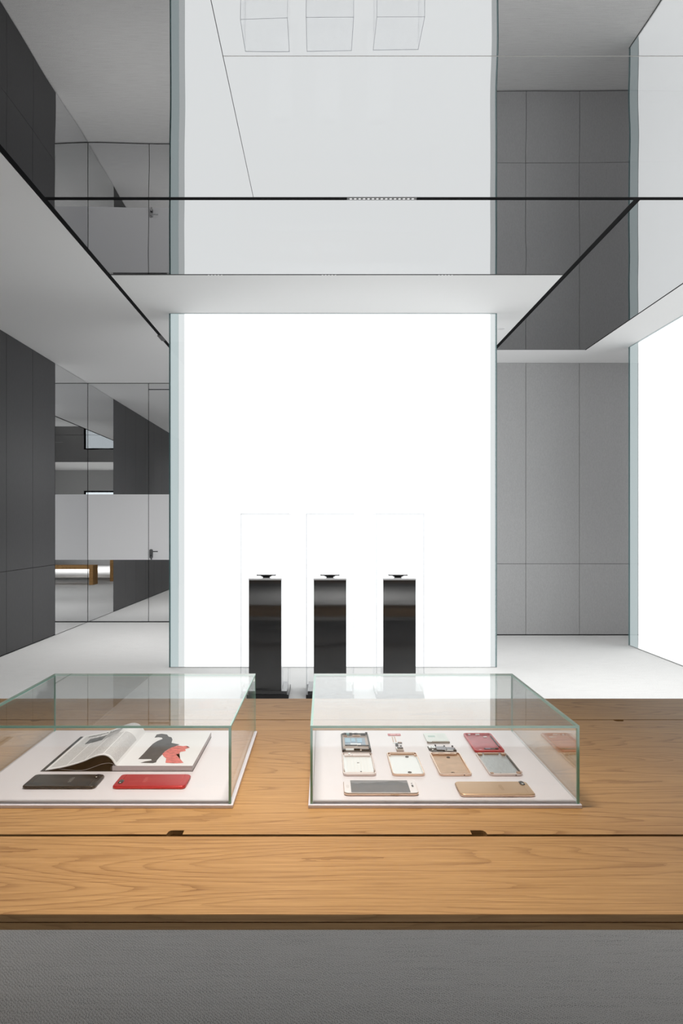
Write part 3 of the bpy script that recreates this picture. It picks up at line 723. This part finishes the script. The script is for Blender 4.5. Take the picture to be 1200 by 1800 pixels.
# circuit board
t = thing('circuit_board', 'small grey phone circuit board with metal shields below the battery', 'phone part', (0.2875, 1.742, PADZ))
bm = BM(); prism(bm, [(-.033, -.012), (-.027, -.021), (.033, -.021), (.033, .008), (.024, .014), (-.010, .013), (-.016, .020), (-.033, .020)], 0, .0010); obj('board', bm, gunmetal, t)
bits(t, pcbgrey, 'shield', [(-.002, .0, .024, .026, .0022), (.020, -.002, .018, .018, .0020)], .001)
bits(t, silver, 'bright_plate', [(-.023, .008, .016, .018, .0026), (.014, -.016, .022, .005, .0020), (-.024, -.012, .004, .006, .0020)], .001)
bits(t, M['blackmat'], 'chip', [(-.025, .006, .003, .003, .0030), (-.019, .010, .002, .003, .0030), (.002, -.017, .005, .005, .0026), (.008, -.016, .004, .004, .0026), (.030, -.015, .005, .006, .0026)], .001)
bits(t, gunmetal, 'connector', [(-.013, .021, .004, .004, .0050), (.008, .014, .004, .004, .0050), (.028, .013, .004, .005, .0052)], .0)
# loose small parts
o = boxo('red_strip', 0.1659, 0.1992, 1.8535, 1.8700, PADZ, PADZ+.0012, pbr('red_plastic', (0.55, 0.10, 0.11), 0.35), None, .0002)
t = thing('antenna_strip', 'thin red antenna strip at the back of the right case', 'phone part', (0.18255, 1.8617, PADZ))
o.parent = t; o.location = (-0.18255, -1.8617, -PADZ); o.name = 'strip'
bits(t, pbr('pink_pad', (0.80, 0.45, 0.46), 0.4), 'pad', [(-.003, .0, .015, .008, .0003), (.0105, .0, .008, .008, .0003)], .0012)
t = thing('flex_cable', 'thin two-legged copper flex cable behind the bright silver frame', 'phone part', (0.180, 1.818, PADZ))
for (a, b) in ((-.0045, -.0055), (.0018, .0012)):
    bm = BM(); prism(bm, [(b-.0012, -.024), (b+.0012, -.024), (a+.0012, .027), (a-.0012, .027)], 0, .0006); obj('leg', bm, copper, t)
bits(t, silver, 'crosspiece', [(-.002, -.0265, .012, .004, .0012)], 0)
bits(t, gunmetal, 'plug', [(.0095, -.0285, .011, .008, .0020)], 0)
bits(t, copper, 'plug_top', [(.0095, -.0275, .009, .005, .0008)], .002)
t = thing('camera_module', 'tiny black camera module between the flex cable and the silver frame', 'phone part', (0.1800, 1.7695, PADZ))
boxo('housing', -.0035, .0035, -.007, .007, 0, .0042, M['blackmat'], t, .0004)
bm = BM(); cyl(bm, 0, 0, .0042, .0056, .0024, 14); obj('lens', bm, lensm, t)
t = thing('sensor', 'tiny grey sensor chip right of the black camera module', 'phone part', (0.1895, 1.767, PADZ))
boxo('chip', -.0022, .0022, -.004, .004, 0, .002, gunmetal, t, .0002); boxo('cap', -.0012, .0012, -.002, .002, .002, .0026, silver, t)
t = thing('speaker_module', 'small dark speaker module right behind the bright silver frame', 'phone part', (0.1838, 1.7350, PADZ))
boxo('housing', -.0088, .0088, -.0135, .0135, 0, .0032, tan, t, .0004); boxo('grille', -.0066, .0082, .001, .0105, .0032, .0042, M['blackmat'], t, .0002)
boxo('bracket', -.0088, -.005, -.003, .0125, .0032, .0040, silver, t)

# ------------------------------------------------------------------ open magazine
GX, GY0, GY1 = -0.4660, 1.583, 1.843
mg = thing('magazine', 'thick open magazine with black cover lying in the left glass case', 'magazine', (GX, GY0, PADZ))
Lg = GY1-GY0; BT = 0.0125
paper = pbr('paper', (0.86, 0.845, 0.85), 0.5)
edgep = noisy('page_edges', (0.62, 0.56, 0.57), 0.18, 1.0, (3, 3, 1500), 0.7)
cover = pbr('black_cover', (0.016, 0.015, 0.016), 0.35)
boxo('cover', -0.166, 0.1735, -0.001, Lg+0.001, 0, 0.0008, cover, mg)
bm = BM(); ff = box(bm, -0.006, 0.1725, 0, Lg, 0.0008, BT)
for i, f in enumerate(ff): f.material_index = 0 if i == 1 else 1
obj('page_block', bm, [paper, edgep], mg)
boxo('spine', -0.0095, -0.006, -0.0005, Lg+0.0005, 0.0008, BT-0.001, cover, mg)
def spline(pts, n=8):
    out = []
    P = [pts[0]] + pts + [pts[-1]]
    for i in range(1, len(P)-2):
        for k in range(n):
            t_ = k/n; p0, p1, p2, p3 = P[i-1], P[i], P[i+1], P[i+2]
            out.append(tuple(0.5*((2*p1[j]) + (-p0[j]+p2[j])*t_ + (2*p0[j]-5*p1[j]+4*p2[j]-p3[j])*t_**2 + (-p0[j]+3*p1[j]-3*p2[j]+p3[j])*t_**3) for j in (0, 1)))
    out.append(pts[-1]); return out
prof = spline([(0.004, 0.0126), (0.0005, 0.0165), (-0.007, 0.0275), (-0.017, 0.0350), (-0.030, 0.0370), (-0.048, 0.0325), (-0.072, 0.0225), (-0.100, 0.0140), (-0.128, 0.0078), (-0.155, 0.0035)])
def sheet(name, pr, th, mats, uvon=False):
    bm = BM(); uvl = bm.loops.layers.uv.new('UVMap') if uvon else None
    n = len(pr); nor = []
    for i in range(n):
        a = pr[max(0, i-1)]; b = pr[min(n-1, i+1)]; dx, dz = b[0]-a[0], b[1]-a[1]; l = math.hypot(dx, dz)
        nor.append((dz/l, -dx/l))          # upward side for a profile running towards -X
    arc = [0]
    for i in range(1, n): arc.append(arc[-1]+math.hypot(pr[i][0]-pr[i-1][0], pr[i][1]-pr[i-1][1]))
    ny = 2; ys = [Lg*k/ny for k in range(ny+1)]
    top = [[bm.verts.new((p[0], y, p[1])) for y in ys] for p in pr]
    bot = [[bm.verts.new((p[0]-q[0]*th, y, max(p[1]-q[1]*th, 0.0009))) for y in ys] for p, q in zip(pr, nor)]
    for i in range(n-1):
        for k in range(ny):
            f = bm.faces.new((top[i][k], top[i][k+1], top[i+1][k+1], top[i+1][k])); f.material_index = 0
            if uvon:
                for lp, (ii, kk) in zip(f.loops, ((i, k), (i, k+1), (i+1, k+1), (i+1, k))):
                    lp[uvl].uv = (1-arc[ii]/arc[-1], ys[kk]/Lg)
            f = bm.faces.new((bot[i][k], bot[i+1][k], bot[i+1][k+1], bot[i][k+1])); f.material_index = 1
        f = bm.faces.new((top[i][0], top[i+1][0], bot[i+1][0], bot[i][0])); f.material_index = 2
        f = bm.faces.new((top[i][-1], bot[i][-1], bot[i+1][-1], top[i+1][-1])); f.material_index = 2
    for i in (0, n-1):
        for k in range(ny):
            vs = (top[i][k], bot[i][k], bot[i][k+1], top[i][k+1])
            f = bm.faces.new(vs if i == 0 else vs[::-1]); f.material_index = 2
    bmesh.ops.recalc_face_normals(bm, faces=bm.faces)
    return obj(name, bm, mats, mg, smooth=True)
lp = sheet('turned_pages', prof, 0.0016, [printed_page('text_page'), cover, paper], True)
prof2 = spline([(0.000, 0.0120), (-0.004, 0.0165), (-0.014, 0.0185), (-0.030, 0.0165), (-0.050, 0.0090), (-0.068, 0.0035), (-0.085, 0.0022), (-0.105, 0.0040), (-0.125, 0.0062)])
sheet('loose_sheet', prof2, 0.0005, [cover, cover, paper])
def zat(x):
    for a, b in zip(prof, prof[1:]):
        if b[0] <= x <= a[0] and a[0] != b[0]:
            return a[1] + (b[1]-a[1])*(x-a[0])/(b[0]-a[0])
    return prof[-1][1]
def on_page(name, quads, m, off=0.0004):
    bm = BM()
    for (x0, x1, y0, y1) in quads:
        n = max(2, int(abs(x1-x0)/0.004))
        for k in range(n):
            a = x0+(x1-x0)*k/n; b = x0+(x1-x0)*(k+1)/n
            bm.faces.new([bm.verts.new(p) for p in ((a, y0, zat(a)+off), (b, y0, zat(b)+off), (b, y1, zat(b)+off), (a, y1, zat(a)+off))])
    return obj(name, bm, m, lp)
ink = pbr('ink', (0.05, 0.045, 0.045), 0.5)
on_page('printed_photo', [(-0.125, -0.082, 0.170, 0.213)], noisy('photo_dark', (0.10, 0.10, 0.10), 0.9, 90, (1, 1, 1), 0.45))
on_page('printed_photo', [(-0.082, -0.044, 0.176, 0.222)], noisy('photo_pale', (0.50, 0.49, 0.49), 0.25, 60, (1, 1, 1), 0.45))
on_page('printed_bar', [(-0.080, -0.042, 0.224, 0.229)], ink)
me = text_mesh('PRISMATIC', 0.0185)
for v in me.vertices:
    x, y = v.co.x, v.co.y
    X = -0.098+x*0.86; v.co = (X, 0.236+y, zat(X)+0.0005)
me.materials.clear(); me.materials.append(ink)
o = bpy.data.objects.new('headline', me); C.objects.link(o); o.parent = lp
# right page: black and red figure, flat print
def page_pt(u, v):      # measured on the page: metres right of the gutter, metres up from the lower edge
    return (u, v)
def measured(lst):
    out = []
    for (zx, zy) in lst:
        px = 190+zx/5.217; py = 1250+zy/5.217
        D = (EYE-(PADZ+BT))*1250/(py-928); out.append(((px-570)*D/1250-GX, D-GY0))
    return out
blackfig = measured([(425, 245), (445, 215), (490, 208), (540, 215), (555, 235), (580, 240), (590, 262), (580, 292), (568, 300), (655, 307), (600, 330), (560, 345), (520, 370), (495, 400), (470, 425), (445, 455), (440, 470), (410, 478), (295, 475), (340, 462), (400, 452), (393, 441), (275, 441), (330, 385), (370, 340), (410, 300), (450, 275), (500, 255), (490, 243), (460, 240)])
redfig = measured([(495, 395), (530, 365), (580, 335), (640, 316), (690, 322), (720, 318), (718, 330), (750, 335), (705, 350), (712, 366), (660, 376), (655, 392), (622, 397), (660, 440), (692, 476), (610, 480), (525, 475), (532, 435), (508, 415)])
def flat_print(name, pts, m, z):
    if sum(a[0]*b[1]-b[0]*a[1] for a, b in zip(pts, pts[1:]+pts[:1])) < 0: pts = pts[::-1]
    bm = BM(); f = bm.faces.new([bm.verts.new((x, y, z)) for x, y in pts])
    bmesh.ops.triangulate(bm, faces=[f]); return obj(name, bm, m, pb)
pb = [c for c in mg.children if c.name.startswith('page_block')][0]
flat_print('printed_figure', blackfig, noisy('print_black', (0.055, 0.05, 0.05), 0.35, 60, (1, 1, 1), 0.45), BT+0.0002)
flat_print('printed_plume', redfig, noisy('print_red', (0.72, 0.16, 0.14), 0.45, 110, (1, 2.5, 1), 0.45), BT+0.0003)
